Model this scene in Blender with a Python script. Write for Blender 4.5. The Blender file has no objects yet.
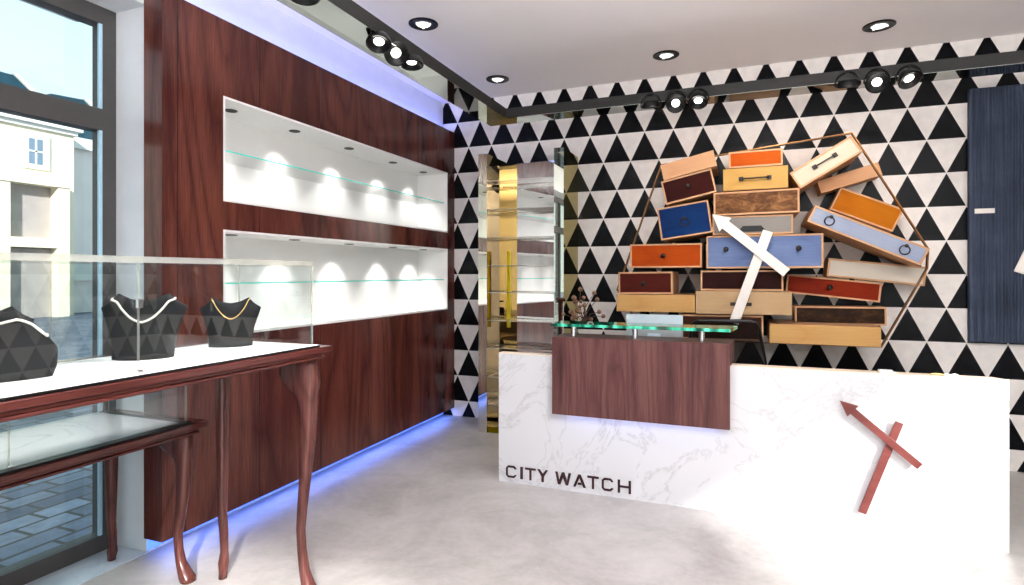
import bpy, bmesh, math, random
from mathutils import Vector, Matrix, Euler
random.seed(7)
scene = bpy.context.scene
C = scene.collection
PI = math.pi
R = math.radians

# ------------------------------------------------------------------ materials
def srgb(r, g, b):
    f = lambda c: (c / 255 / 12.92) if c / 255 <= .04045 else ((c / 255 + .055) / 1.055) ** 2.4
    return (f(r), f(g), f(b), 1)

class NT:
    def __init__(s, name):
        s.m = bpy.data.materials.new(name); s.m.use_nodes = True
        s.t = s.m.node_tree; s.t.nodes.clear()
        s.out = s.n('ShaderNodeOutputMaterial')
    def n(s, typ, **kw):
        nd = s.t.nodes.new(typ)
        for k, v in kw.items(): setattr(nd, k, v)
        return nd
    def l(s, a, b): s.t.links.new(a, b)
    def math(s, op, a, b=None, c=None):
        nd = s.n('ShaderNodeMath', operation=op)
        for i, v in enumerate((a, b, c)):
            if v is None: continue
            if isinstance(v, (int, float)): nd.inputs[i].default_value = v
            else: s.l(v, nd.inputs[i])
        return nd.outputs[0]
    def bsdf(s, color=None, rough=.5, metal=0, spec=.5):
        b = s.n('ShaderNodeBsdfPrincipled')
        b.inputs['Roughness'].default_value = rough
        b.inputs['Metallic'].default_value = metal
        b.inputs['Specular IOR Level'].default_value = spec
        if color is not None:
            if isinstance(color, tuple): b.inputs['Base Color'].default_value = color
            else: s.l(color, b.inputs['Base Color'])
        s.l(b.outputs[0], s.out.inputs[0])
        return b
    def noise(s, vec, scale, detail=4, rough=.55, dist=0):
        nd = s.n('ShaderNodeTexNoise')
        nd.inputs['Scale'].default_value = scale; nd.inputs['Detail'].default_value = detail
        nd.inputs['Roughness'].default_value = rough; nd.inputs['Distortion'].default_value = dist
        if vec is not None: s.l(vec, nd.inputs['Vector'])
        return nd.outputs['Fac']
    def ramp(s, fac, stops, interp='LINEAR'):
        nd = s.n('ShaderNodeValToRGB'); cr = nd.color_ramp; cr.interpolation = interp
        while len(cr.elements) < len(stops): cr.elements.new(.5)
        for e, (p, c) in zip(cr.elements, stops): e.position = p; e.color = c
        s.l(fac, nd.inputs[0]); return nd.outputs[0]
    def objvec(s, scale=(1, 1, 1), world=False, rot=(0, 0, 0)):
        if world: o = s.n('ShaderNodeNewGeometry').outputs['Position']
        else: o = s.n('ShaderNodeTexCoord').outputs['Object']
        mp = s.n('ShaderNodeMapping'); mp.inputs['Scale'].default_value = scale; mp.inputs['Rotation'].default_value = rot
        s.l(o, mp.inputs['Vector']); return mp.outputs[0]
    def bump(s, b, h, strength=.2, dist=.01):
        bp = s.n('ShaderNodeBump'); bp.inputs['Strength'].default_value = strength; bp.inputs['Distance'].default_value = dist
        s.l(h, bp.inputs['Height']); s.l(bp.outputs[0], b.inputs['Normal'])

def plain(name, col, rough=.5, metal=0, spec=.5, var=.06, scale=30):
    t = NT(name)
    v = t.noise(t.objvec(), scale, 3)
    lo = tuple(c * (1 - var) for c in col[:3]) + (1,); hi = tuple(min(1, c * (1 + var)) for c in col[:3]) + (1,)
    t.bsdf(t.ramp(v, [(.3, lo), (.7, hi)]), rough, metal, spec)
    return t.m

def wood(name, dark, mid, light, axis='z', rough=.25, scale=1.0, world=False, spec=.5, fine=1.0, lines=14, sway=.27, wl=.12, seam=0):
    t = NT(name)
    src = t.objvec((1, 1, 1), world); sp = t.n('ShaderNodeSeparateXYZ'); t.l(src, sp.inputs[0])
    x, y, z = sp.outputs
    along, a, b = {'z': (z, x, y), 'x': (x, y, z), 'y': (y, x, z)}[axis]
    u = t.math('ADD', a, b)
    cb = t.n('ShaderNodeCombineXYZ'); t.l(t.math('MULTIPLY', u, 1.5 * scale), cb.inputs[0]); t.l(t.math('MULTIPLY', along, sway * scale), cb.inputs[1])
    warp = t.noise(cb.outputs[0], 1.0, 2, .45, .25)
    w = t.math('POWER', t.math('ABSOLUTE', t.math('SINE', t.math('MULTIPLY', warp, lines * PI))), .5)
    c2 = t.n('ShaderNodeCombineXYZ'); t.l(t.math('MULTIPLY', u, 5 * scale), c2.inputs[0]); t.l(t.math('MULTIPLY', along, .35 * scale), c2.inputs[1])
    big = t.noise(c2.outputs[0], 1.0, 4, .6, .6)
    c3 = t.n('ShaderNodeCombineXYZ'); t.l(t.math('MULTIPLY', u, 170 * fine), c3.inputs[0]); t.l(t.math('MULTIPLY', along, 5), c3.inputs[1])
    fn = t.noise(c3.outputs[0], 1.0, 3, .7)
    f = t.math('ADD', t.math('MULTIPLY', big, .55), t.math('ADD', t.math('MULTIPLY', w, wl), t.math('MULTIPLY', fn, .36)))
    col = t.ramp(f, [(.30, dark), (.52, mid), (.74, light)])
    if seam:
        fr = t.math('ABSOLUTE', t.math('SUBTRACT', t.math('FRACT', t.math('DIVIDE', u, seam)), .5))
        mk = t.n('ShaderNodeMapRange'); mk.inputs[1].default_value = .4915; mk.inputs[2].default_value = .497; t.l(fr, mk.inputs[0])
        mx = t.n('ShaderNodeMix', data_type='RGBA'); t.l(t.math('MULTIPLY', mk.outputs[0], .75), mx.inputs[0]); t.l(col, mx.inputs[6]); mx.inputs[7].default_value = tuple(c * .35 for c in dark[:3]) + (1,); col = mx.outputs[2]
    b = t.bsdf(col, rough, 0, spec)
    return t.m

M = {}
M['panel_wood'] = wood('panel_wood', srgb(36, 15, 14), srgb(77, 37, 33), srgb(118, 68, 56), 'z', .20, .9, True, .4, wl=.13, lines=17, seam=.56)
M['desk_wood'] = wood('desk_wood', srgb(48, 29, 31), srgb(86, 55, 54), srgb(116, 82, 78), 'z', .45, 1.7, True, .2, wl=.13, lines=20, sway=.14)
M['table_wood'] = wood('table_wood', srgb(44, 20, 18), srgb(82, 44, 40), srgb(116, 74, 68), 'z', .26, 2.6, True, .4)
M['table_wood_long'] = wood('table_wood_long', srgb(46, 20, 18), srgb(76, 36, 32), srgb(106, 58, 52), 'y', .2, 1.0, True, .45)
M['hand_wood'] = wood('hand_wood', srgb(74, 28, 26), srgb(98, 44, 40), srgb(124, 66, 60), 'x', .4, 1.2)
M['light_wood'] = wood('light_wood', srgb(170, 128, 94), srgb(196, 154, 118), srgb(214, 178, 142), 'x', .5, .7, False, .15, .7)
M['ceiling'] = plain('ceiling_paint', srgb(251, 247, 247), .8, 0, .3, .01, 3)
M['white'] = plain('white_paint', srgb(244, 243, 241), .5, 0, .4, .01, 6)
M['pillar'] = plain('pillar_paint', srgb(225, 228, 232), .6, 0, .3, .04, 5)
M['white_cloth'] = plain('white_cloth', srgb(248, 248, 248), .6, 0, .3, .02, 20)
M['black'] = plain('black_satin', srgb(10, 10, 11), .3, 0, .3, .1)
M['black_matte'] = plain('black_velvet', srgb(34, 34, 36), .75, 0, .3, .15, 60)
M['rail'] = plain('dark_rail', srgb(36, 35, 34), .5, 0, .25, .04)
M['frame'] = plain('window_frame_grey', srgb(74, 72, 72), .5, 0, .4, .04)
M['gasket'] = plain('pale_blue_gasket', srgb(176, 208, 226), .3, 0, .5, .03)
M['chrome'] = plain('chrome', (.8, .8, .82, 1), .18, 1, .5, .03)
M['iron'] = plain('dark_iron', srgb(46, 42, 40), .35, .7, .5, .1)
M['brass'] = plain('aged_brass', srgb(112, 78, 44), .35, .8, .5, .15)
M['gold'] = plain('gold_chain', srgb(225, 190, 130), .25, .9)
M['pearl'] = plain('pearl', srgb(240, 234, 226), .3, 0, .6, .05, 200)
M['ledge'] = wood('ledge_beige', srgb(212, 190, 168), srgb(226, 206, 188), srgb(236, 220, 204), 'x', .5, .6)
M['cream_stucco'] = plain('cream_stucco', srgb(240, 230, 206), .9, 0, .2, .02, 4)
M['white_trim'] = plain('white_stucco', srgb(226, 225, 220), .9, 0, .2, .01, 4)
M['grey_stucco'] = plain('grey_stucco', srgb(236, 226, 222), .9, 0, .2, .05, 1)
M['slate'] = plain('slate_roof', srgb(40, 72, 86), .7, 0, .3, .12, 3)
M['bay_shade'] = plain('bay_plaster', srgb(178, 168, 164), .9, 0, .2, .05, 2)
M['dark_glass'] = plain('window_dark', srgb(120, 140, 160), .1, 0, .6, .05)
M['monitor_blue'] = plain('monitor_silver_blue', srgb(196, 212, 220), .35, .1, .5, .03)
M['monitor_grey'] = plain('monitor_grey', srgb(150, 156, 160), .4, .1, .5, .03)
M['dry_head'] = plain('dry_pod', srgb(112, 86, 70), .9, 0, .2, .35, 120)
M['dry_stem'] = plain('dry_stem', srgb(84, 66, 54), .8, 0, .2, .2)
M['hand_white'] = plain('white_lacquer', srgb(246, 240, 232), .4, 0, .4, .01)
M['letters'] = plain('dark_brown_letters', srgb(58, 34, 36), .5, 0, .3, .05)
M['yellow_reflection'] = plain('painted_yellow_reflection', srgb(214, 190, 20), .3, .5, .5, .08)

def mirror(name, col, rough=.01):
    t = NT(name)
    b = t.bsdf(col, rough, 1)
    v = t.noise(t.objvec(), 2.0, 2)
    t.l(t.ramp(v, [(0, tuple(c * .97 for c in col[:3]) + (1,)), (1, col)]), b.inputs['Base Color'])
    return t.m
M['mirror'] = mirror('clear_mirror', (.80, .80, .80, 1))
M['mirror_soffit'] = mirror('grey_mirror', (.25, .265, .245, 1), .02)
M['mirror_gold'] = mirror('gold_mirror', (.30, .23, .004, 1), .03)
M['mirror_bronze'] = mirror('bronze_mirror', (.20, .13, .035, 1), .02)
M['mirror_face'] = mirror('face_mirror', (.78, .78, .68, 1), .01)

def glass(name, tint=(1, 1, 1, 1), ior=1.5, boost=1.0, haze=0.0):
    t = NT(name)
    tr = t.n('ShaderNodeBsdfTransparent'); tr.inputs[0].default_value = tint
    gl = t.n('ShaderNodeBsdfGlossy'); gl.inputs['Roughness'].default_value = 0.0
    fr = t.n('ShaderNodeFresnel'); gm = t.n('ShaderNodeNewGeometry')
    t.l(t.math('ADD', t.math('MULTIPLY', gm.outputs['Backfacing'], 1 / ior - ior), ior), fr.inputs[0])
    mx = t.n('ShaderNodeMixShader')
    t.l(t.math('MINIMUM', t.math('MULTIPLY', fr.outputs[0], boost), 1.0), mx.inputs[0])
    t.l(tr.outputs[0], mx.inputs[1]); t.l(gl.outputs[0], mx.inputs[2])
    last = mx.outputs[0]
    if haze:
        df = t.n('ShaderNodeBsdfDiffuse'); df.inputs[0].default_value = (.9, .95, .95, 1)
        m2 = t.n('ShaderNodeMixShader'); m2.inputs[0].default_value = haze
        t.l(last, m2.inputs[1]); t.l(df.outputs[0], m2.inputs[2]); last = m2.outputs[0]
    t.l(last, t.out.inputs[0])
    return t.m
M['glass'] = glass('clear_glass', (.97, .985, .98, 1), 1.5, 1.0)
M['glass_edge'] = glass('glass_edge', (.86, .82, .72, 1), 1.6, 1.8, .24)  # warm tint and haze put the golden edge reflections into the colour
M['window_glass'] = glass('window_glass', (.97, .99, .99, 1), 1.45, .8)
M['green_glass'] = glass('green_glass_top', (.70, .90, .84, 1), 1.5, 1.2)

def green_edge():
    t = NT('green_glass_edge')
    v = t.noise(t.objvec((14, 14, 2)), 1.2, 2)
    col = t.ramp(v, [(.38, srgb(6, 60, 48)), (.5, srgb(20, 150, 116)), (.66, srgb(90, 220, 190))])
    b = t.bsdf(col, .12, 0, .6)
    return t.m
M['green_edge'] = green_edge()
def shelf_edge():
    t = NT('aqua_shelf_edge'); b = t.bsdf(srgb(120, 235, 220), .2, 0, .5)
    v = t.noise(t.objvec(), 6, 2); t.l(t.ramp(v, [(0, srgb(60, 222, 205)), (1, srgb(110, 245, 230))]), b.inputs['Base Color'])
    return t.m
M['aqua_edge'] = shelf_edge()
def emit(name, col, s):
    t = NT(name); e = t.n('ShaderNodeEmission'); e.inputs[0].default_value = col; e.inputs[1].default_value = s
    t.l(e.outputs[0], t.out.inputs[0]); return t.m
M['lamp'] = emit('lamp_face', (1, .97, .9, 1), 6)
M['lamp_soft'] = emit('downlight_face', (1, .98, .95, 1), 1.3)
M['led_blue'] = emit('blue_led', (.10, .22, 1, 1), 2.2)

def tri_wall():
    t = NT('triangle_wallpaper')
    g = t.n('ShaderNodeNewGeometry'); sp = t.n('ShaderNodeSeparateXYZ'); t.l(g.outputs['Position'], sp.inputs[0])
    u = t.math('ADD', sp.outputs[0], sp.outputs[1])                    # walls are axis aligned, so x+y runs along both
    u = t.math('DIVIDE', t.math('SUBTRACT', u, 1.204 + 5.373), .2535)
    v = t.math('DIVIDE', t.math('SUBTRACT', sp.outputs[2], 1.46 - .26 * 10), .26)
    row = t.math('FLOOR', v); fv = t.math('SUBTRACT', v, row)
    # odd row lines carry the peaks at whole steps
    sh = t.math('MULTIPLY', t.math('MODULO', row, 2.0), .5)
    fu = t.math('FRACT', t.math('ADD', t.math('ADD', u, sh), 100.5))
    d = t.math('ABSOLUTE', t.math('SUBTRACT', fu, .5))
    lim = t.math('SUBTRACT', t.math('MULTIPLY', t.math('SUBTRACT', 1.0, fv), .5), .012)
    e = t.math('SUBTRACT', lim, d)
    mask = t.n('ShaderNodeMapRange'); mask.inputs[1].default_value = -.006; mask.inputs[2].default_value = .006
    t.l(e, mask.inputs[0])
    n1 = t.noise(t.objvec((1, 1, 1), True), 14, 4)
    wcol = t.ramp(n1, [(.3, srgb(226, 221, 217)), (.7, srgb(238, 233, 229))])
    bcol = t.ramp(n1, [(.3, srgb(13, 14, 17)), (.7, srgb(17, 18, 22))])
    mx = t.n('ShaderNodeMix', data_type='RGBA'); t.l(mask.outputs[0], mx.inputs[0]); t.l(wcol, mx.inputs[6]); t.l(bcol, mx.inputs[7])
    b = t.bsdf(mx.outputs[2], .24, 0, .12)
    return t.m
M['tri'] = tri_wall()

def marble(name, base, vein, rough, scale, amount, spec=.5):
    t = NT(name)
    vec = t.objvec((1, 1, 1), True)
    n = t.noise(vec, scale, 8, .62, 1.2)
    vn = t.math('ABSOLUTE', t.math('SUBTRACT', n, .5))
    line = t.ramp(vn, [(0, (1, 1, 1, 1)), (.006, (.3, .3, .3, 1)), (.026, (0, 0, 0, 1))])
    big = t.noise(vec, scale * .45, 3, .5)
    f = t.math('MULTIPLY', line, t.math('MULTIPLY', big, amount))
    mx = t.n('ShaderNodeMix', data_type='RGBA'); t.l(f, mx.inputs[0]); mx.inputs[6].default_value = base; mx.inputs[7].default_value = vein
    t.bsdf(mx.outputs[2], rough, 0, spec); return t.m
M['marble'] = marble('white_marble', srgb(213, 213, 216), srgb(156, 154, 154), .25, 2.0, .85)
M['sill_marble'] = marble('blue_grey_marble', srgb(206, 214, 224), srgb(150, 165, 185), .18, 4, .9)

def floor_mat():
    t = NT('stone_floor')
    vec = t.objvec((1, 1, 1), True)
    n = t.noise(vec, 1.7, 9, .66, .4); n2 = t.noise(vec, 22, 5, .7)
    f = t.math('ADD', t.math('MULTIPLY', n, .82), t.math('MULTIPLY', n2, .18))
    col = t.ramp(f, [(.32, srgb(148, 143, 140)), (.5, srgb(174, 170, 167)), (.68, srgb(194, 190, 188))])
    b = t.bsdf(col, .34, 0, .35)
    return t.m
M['floor'] = floor_mat()

def cobble():
    t = NT('street_paving')
    br = t.n('ShaderNodeTexBrick'); t.l(t.objvec((1, 1, 1), True, (0, 0, R(90))), br.inputs['Vector'])
    br.inputs['Scale'].default_value = 1.0; br.inputs['Brick Width'].default_value = .30; br.inputs['Row Height'].default_value = .19
    br.inputs['Mortar Size'].default_value = .014; br.inputs['Mortar'].default_value = srgb(28, 30, 36)
    br.inputs['Color1'].default_value = srgb(52, 70, 100); br.inputs['Color2'].default_value = srgb(128, 142, 166); br.offset = .37; br.squash = 1.3; br.squash_frequency = 3
    n = t.noise(t.objvec((1, 1, 1), True), 9, 6, .7)
    mx = t.n('ShaderNodeMix', data_type='RGBA', blend_type='MULTIPLY'); mx.inputs[0].default_value = .8
    t.l(br.outputs['Color'], mx.inputs[6]); t.l(t.ramp(n, [(.3, (.5, .5, .5, 1)), (.7, (1.1, 1.1, 1.1, 1))]), mx.inputs[7])
    t.bsdf(mx.outputs[2], .45, 0, .4); return t.m
M['cobble'] = cobble()

def ribbed_blue():
    t = NT('navy_ribbed')
    n = t.noise(t.objvec((60, 60, 1.2), True), 1.0, 4, .7); n2 = t.noise(t.objvec((1, 1, 1), True), 3, 4)
    f = t.math('ADD', t.math('MULTIPLY', n, .6), t.math('MULTIPLY', n2, .4))
    t.bsdf(t.ramp(f, [(.35, srgb(44, 52, 66)), (.52, srgb(64, 74, 92)), (.7, srgb(94, 104, 120))]), .6, 0, .2); return t.m
M['blue_rib'] = ribbed_blue()

def face(name, a, b, c, rough=.4, sc=.8, blotch=False):
    def deep(c_):
        m = sum(c_[:3]) / 3
        return tuple(max(0, (m + (v - m) * 1.12) * .68) for v in c_[:3]) + (1,)
    a, b, c = deep(a), deep(b), deep(c)
    if blotch:
        t = NT(name)
        n = t.noise(t.objvec((3, 3, 6)), 3.2, 7, .7, .8)
        t.bsdf(t.ramp(n, [(.36, a), (.52, b), (.68, c)]), rough, 0, .12); return t.m
    return wood(name, a, b, c, 'x', .55, sc, False, .12)
FACE = {
 'peach': face('face_peach', srgb(220, 168, 130), srgb(234, 186, 148), srgb(242, 202, 168)),
 'maroon': face('face_maroon', srgb(40, 5, 3), srgb(60, 12, 7), srgb(84, 26, 16)),
 'navy': face('face_navy', srgb(6, 34, 76), srgb(12, 54, 108), srgb(26, 76, 134)),
 'orange': face('face_orange', srgb(172, 76, 20), srgb(204, 100, 32), srgb(222, 124, 48)),
 'yellow': face('face_yellow', srgb(196, 152, 92), srgb(216, 176, 114), srgb(230, 196, 138)),
 'burl': face('face_burl', srgb(86, 54, 32), srgb(128, 88, 56), srgb(176, 132, 90), .35, 1, True),
 'grey': face('face_grey', srgb(140, 136, 132), srgb(160, 156, 152), srgb(176, 172, 168)),
 'midblue': face('face_midblue', srgb(96, 112, 150), srgb(126, 144, 184), srgb(156, 172, 206)),
 'deeporange': face('face_deep_orange', srgb(158, 62, 18), srgb(186, 84, 28), srgb(204, 104, 42)),
 'darkred': face('face_dark_red', srgb(62, 20, 14), srgb(88, 32, 24), srgb(110, 48, 36)),
 'plain': face('face_plain', srgb(198, 152, 100), srgb(220, 178, 124), srgb(232, 198, 148)),
 'vdark': face('face_very_dark', srgb(30, 4, 3), srgb(44, 9, 6), srgb(62, 18, 12)),
 'beige': face('face_beige', srgb(190, 158, 122), srgb(208, 178, 142), srgb(222, 196, 162)),
 'under': face('face_under', srgb(52, 28, 20), srgb(72, 42, 30), srgb(96, 60, 42)),
 'redbrown': face('face_red_brown', srgb(112, 32, 16), srgb(142, 48, 26), srgb(166, 70, 40)),
 'cream': face('face_cream', srgb(244, 236, 220), srgb(252, 244, 230), srgb(255, 250, 240)),
 'lightblue': face('face_light_blue', srgb(152, 164, 190), srgb(178, 188, 210), srgb(200, 210, 226)),
 'orangebrown': face('face_orange_brown', srgb(178, 104, 32), srgb(202, 126, 46), srgb(216, 146, 66)),
 'white': face('face_white', srgb(228, 212, 190), srgb(240, 226, 206), srgb(246, 236, 220)),
 'darkbrown': face('face_dark_brown', srgb(28, 16, 8), srgb(52, 32, 18), srgb(92, 64, 38), .3, 1, True),
}

# ------------------------------------------------------------------ mesh helpers
def nb(): return bmesh.new()
def box(bm, x0, x1, y0, y1, z0, z1, mi=0):
    vs = [bm.verts.new((x, y, z)) for x in (x0, x1) for y in (y0, y1) for z in (z0, z1)]
    fs = []
    for q in ((0, 1, 3, 2), (4, 6, 7, 5), (0, 4, 5, 1), (2, 3, 7, 6), (0, 2, 6, 4), (1, 5, 7, 3)):
        f = bm.faces.new([vs[i] for i in q]); f.material_index = mi; fs.append(f)
    return fs
def prism(bm, pts, d0, d1, plane='xz', mi=0):
    """polygon pts (a, b) extruded from d0 to d1 along the third axis"""
    def P(a, b, d): return {'xz': (a, d, b), 'xy': (a, b, d), 'yz': (d, a, b)}[plane]
    A = [bm.verts.new(P(a, b, d0)) for a, b in pts]; B = [bm.verts.new(P(a, b, d1)) for a, b in pts]
    n = len(pts); fs = [bm.faces.new(A), bm.faces.new(B[::-1])]
    for i in range(n): fs.append(bm.faces.new((A[i], A[(i + 1) % n], B[(i + 1) % n], B[i])))
    for f in fs: f.material_index = mi
    return fs
def loft(bm, rings, cap=True, closed=True):
    V = [[bm.verts.new(p) for p in r] for r in rings]
    n = len(rings[0])
    for a, b in zip(V, V[1:]):
        for i in range(n if closed else n - 1):
            bm.faces.new((a[i], a[(i + 1) % n], b[(i + 1) % n], b[i]))
    if cap: bm.faces.new(V[0][::-1]); bm.faces.new(V[-1])
def lathe(bm, prof, segs=20, mat=None, cap=True):
    rings = []
    for r, z in prof:
        ring = [Vector((r * math.cos(2 * PI * i / segs), r * math.sin(2 * PI * i / segs), z)) for i in range(segs)]
        if mat is not None: ring = [mat @ p for p in ring]
        rings.append(ring)
    loft(bm, rings, cap)
def tube(bm, path, r, segs=8, cap=True):
    path = [Vector(p) for p in path]; rings = []
    up = Vector((0, 0, 1))
    prev = None
    for i, p in enumerate(path):
        t = (path[min(i + 1, len(path) - 1)] - path[max(i - 1, 0)]).normalized()
        a = t.cross(up if abs(t.z) < .95 else Vector((1, 0, 0))).normalized() if prev is None else (prev - t * prev.dot(t)).normalized()
        prev = a; b = t.cross(a)
        rr = r[i] if isinstance(r, (list, tuple)) else r
        rings.append([p + (a * math.cos(2 * PI * k / segs) + b * math.sin(2 * PI * k / segs)) * rr for k in range(segs)])
    loft(bm, rings, cap)
def ring(bm, R_, r, center, axis='y', segs=24, ks=8, a0=0, a1=2 * PI):
    closed = abs(a1 - a0 - 2 * PI) < 1e-6
    pts = []
    for i in range(segs + (0 if closed else 1)):
        a = a0 + (a1 - a0) * i / segs
        v = {'y': Vector((math.cos(a), 0, math.sin(a))), 'z': Vector((math.cos(a), math.sin(a), 0))}[axis]
        w = Vector((0, 1, 0)) if axis == 'y' else Vector((0, 0, 1))
        pts.append([Vector(center) + v * (R_ + r * math.cos(2 * PI * k / ks)) + w * r * math.sin(2 * PI * k / ks) for k in range(ks)])
    V = [[bm.verts.new(p) for p in q] for q in pts]
    for i in range(len(V) if closed else len(V) - 1):
        a, b = V[i], V[(i + 1) % len(V)]
        for k in range(ks): bm.faces.new((a[k], a[(k + 1) % ks], b[(k + 1) % ks], b[k]))
def sphere(bm, c, r, sx=1, sy=1, sz=1, u=12, v=8):
    m = Matrix.Translation(c) @ Matrix.Diagonal((sx, sy, sz, 1))
    bmesh.ops.create_uvsphere(bm, u_segments=u, v_segments=v, radius=r, matrix=m)

def obj(name, bm, mats, parent=None, smooth=False, bevel=0, local=True, edge=None):
    """link bm as one mesh object. With a parent and local=False the mesh was built in world space: shift it to the parent's base."""
    if parent is not None and not local:
        p = parent; off = Vector(parent.location)
        while p.parent is not None: p = p.parent; off += Vector(p.location)
        bmesh.ops.translate(bm, vec=-off, verts=bm.verts)
    bmesh.ops.recalc_face_normals(bm, faces=bm.faces)
    if edge is not None:            # thin sheets: every face but the two large ones gets the second material
        ar = sorted((f.calc_area() for f in bm.faces), reverse=True)
        for f in bm.faces: f.material_index = 0 if f.calc_area() > ar[1] * .6 else 1
    me = bpy.data.meshes.new(name); bm.to_mesh(me); bm.free()
    for m in (mats if isinstance(mats, (list, tuple)) else [mats]): me.materials.append(M[m] if isinstance(m, str) else m)
    if smooth:
        for p in me.polygons: p.use_smooth = True
    o = bpy.data.objects.new(name, me); C.objects.link(o)
    if parent is not None: o.parent = parent
    if bevel:
        md = o.modifiers.new('bevel', 'BEVEL'); md.width = bevel; md.segments = 2; md.limit_method = 'ANGLE'; md.angle_limit = R(40)
    if smooth:
        try:
            md = o.modifiers.new('smooth', 'NODES'); o.modifiers.remove(md)
        except Exception: pass
    return o
def tag(o, label=None, cat=None, group=None, kind=None):
    if label: o['label'] = label
    if cat: o['category'] = cat
    if group: o['group'] = group
    if kind: o['kind'] = kind
    return o
def thing(name, label, cat, loc=(0, 0, 0), rot=(0, 0, 0), group=None):
    o = bpy.data.objects.new(name, None); C.objects.link(o); o.location = loc; o.rotation_euler = rot; o.empty_display_size = .1
    return tag(o, label, cat, group)
def copy_tree(o, parent=None):
    c = o.copy(); C.objects.link(c)
    if parent is not None: c.parent = parent
    for ch in list(o.children): copy_tree(ch, c)
    return c
def struct(name, bm, m, label, cat): return tag(obj(name, bm, m), label, cat, kind='structure')

# ------------------------------------------------------------------ the room
XW, XP, YB, H = -2.896, -2.762, 5.373, 3.235      # left wall, wood panel face, back wall, ceiling
XR, YF = 3.6, -2.0                                # right wall, storefront wall behind the viewer
bm = nb(); box(bm, -3.135, XR, YF, YB, -.1, 0); struct('floor', bm, 'floor', 'pale grey-beige polished stone floor of the shop', 'floor')
bm = nb(); box(bm, -3.45, XR + .2, YF - .2, YB + .2, H, H + .12); struct('ceiling', bm, 'ceiling', 'smooth white ceiling with round downlights', 'ceiling')
bm = nb(); box(bm, -3.45, XR + .2, YB, YB + .15, -.1, H); struct('wall_back', bm, 'tri', 'back wall papered in black and white triangles', 'wall')
# left wall: pillar, strips around the two niches, bulkhead above the window
NY0, NY1, UZ0, UZ1, LZ0, LZ1 = 2.491, 5.22, 1.878, 2.482, 1.105, 1.716
bm = nb()
XO = -3.25
box(bm, XO, XW, 2.13, NY0, 0, H); box(bm, XO, XW, NY1, YB, 0, H)
for a, b in ((0, LZ0), (LZ1, UZ0), (UZ1, H)): box(bm, XO, XW, NY0, NY1, a, b)
box(bm, -3.45, XW, YF, 2.13, 2.866, H)
struct('wall_left', bm, 'pillar', 'white painted left wall with pillar beside the window and bulkhead above it', 'wall')
# right wall with its window opening (the sun comes in here), storefront wall behind the viewer; both openings shaped to place the sun patches
bm = nb()
for y0, y1, z0, z1 in ((YF, -1.75, 0, H), (-1.75, .95, 2.975, H), (-1.75, .95, 0, 1.75), (.95, YB, 0, H)): box(bm, XR, XR + .15, y0, y1, z0, z1)
struct('wall_right', bm, 'tri', 'right wall papered in black and white triangles', 'wall')
bm = nb()
for x0, x1, z0, z1 in ((-3.45, .35, 0, H), (.35, 1.9, 2.56, H), (1.9, XR + .15, 0, H)): box(bm, x0, x1, YF - .15, YF, z0, z1)
struct('wall_front', bm, 'white', 'white storefront wall opposite the back wall', 'wall')
# window
bm = nb(); x0, x1 = -3.215, -3.132
box(bm, x0, x1, 2.06, 2.13, 0, 2.866); box(bm, x0, x1, YF, 2.06, 0, .087); box(bm, x0, x1, YF, 2.06, 2.777, 2.866)
box(bm, x0, x1, YF, 2.06, 2.216, 2.33); box(bm, x0, x1, -.6, -.53, .087, 2.777); box(bm, x0, x1, YF, YF + .07, .087, 2.777)
wf = struct('window_1', bm, 'frame', 'large dark grey framed shop window left of the wood panel', 'window')
for y0, y1 in ((YF + .07, -.6), (-.53, 2.06)):
    for z0, z1 in ((.087, 2.216), (2.33, 2.777)):
        bm = nb(); box(bm, -3.150, -3.144, y0, y1, z0, z1); obj('pane', bm, 'window_glass', wf)
bm = nb()
for z0, z1 in ((.087, 2.216), (2.33, 2.777)): box(bm, -3.149, -3.134, 2.043, 2.0595, z0, z1)
obj('gasket', bm, 'gasket', wf)
bm = nb(); box(bm, -3.13, XW, YF, 2.128, 0, .004); struct('trim_1', bm, 'sill_marble', 'blue grey marble threshold strip under the window', 'trim')

# wood cladding panel with two openings
bm = nb()
for y0, y1, z0, z1 in ((2.113, NY0, .085, 2.92), (NY1, YB - .002, .085, 2.92), (NY0, NY1, .085, LZ0), (NY0, NY1, LZ1, UZ0), (NY0, NY1, UZ1, 2.92)):
    box(bm, XW + .001, XP, y0, y1, z0, z1)
tag(obj('wall_panel', bm, 'panel_wood'), 'tall dark red-brown wood wall panel holding the two lit white niches', 'wall panel')

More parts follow.
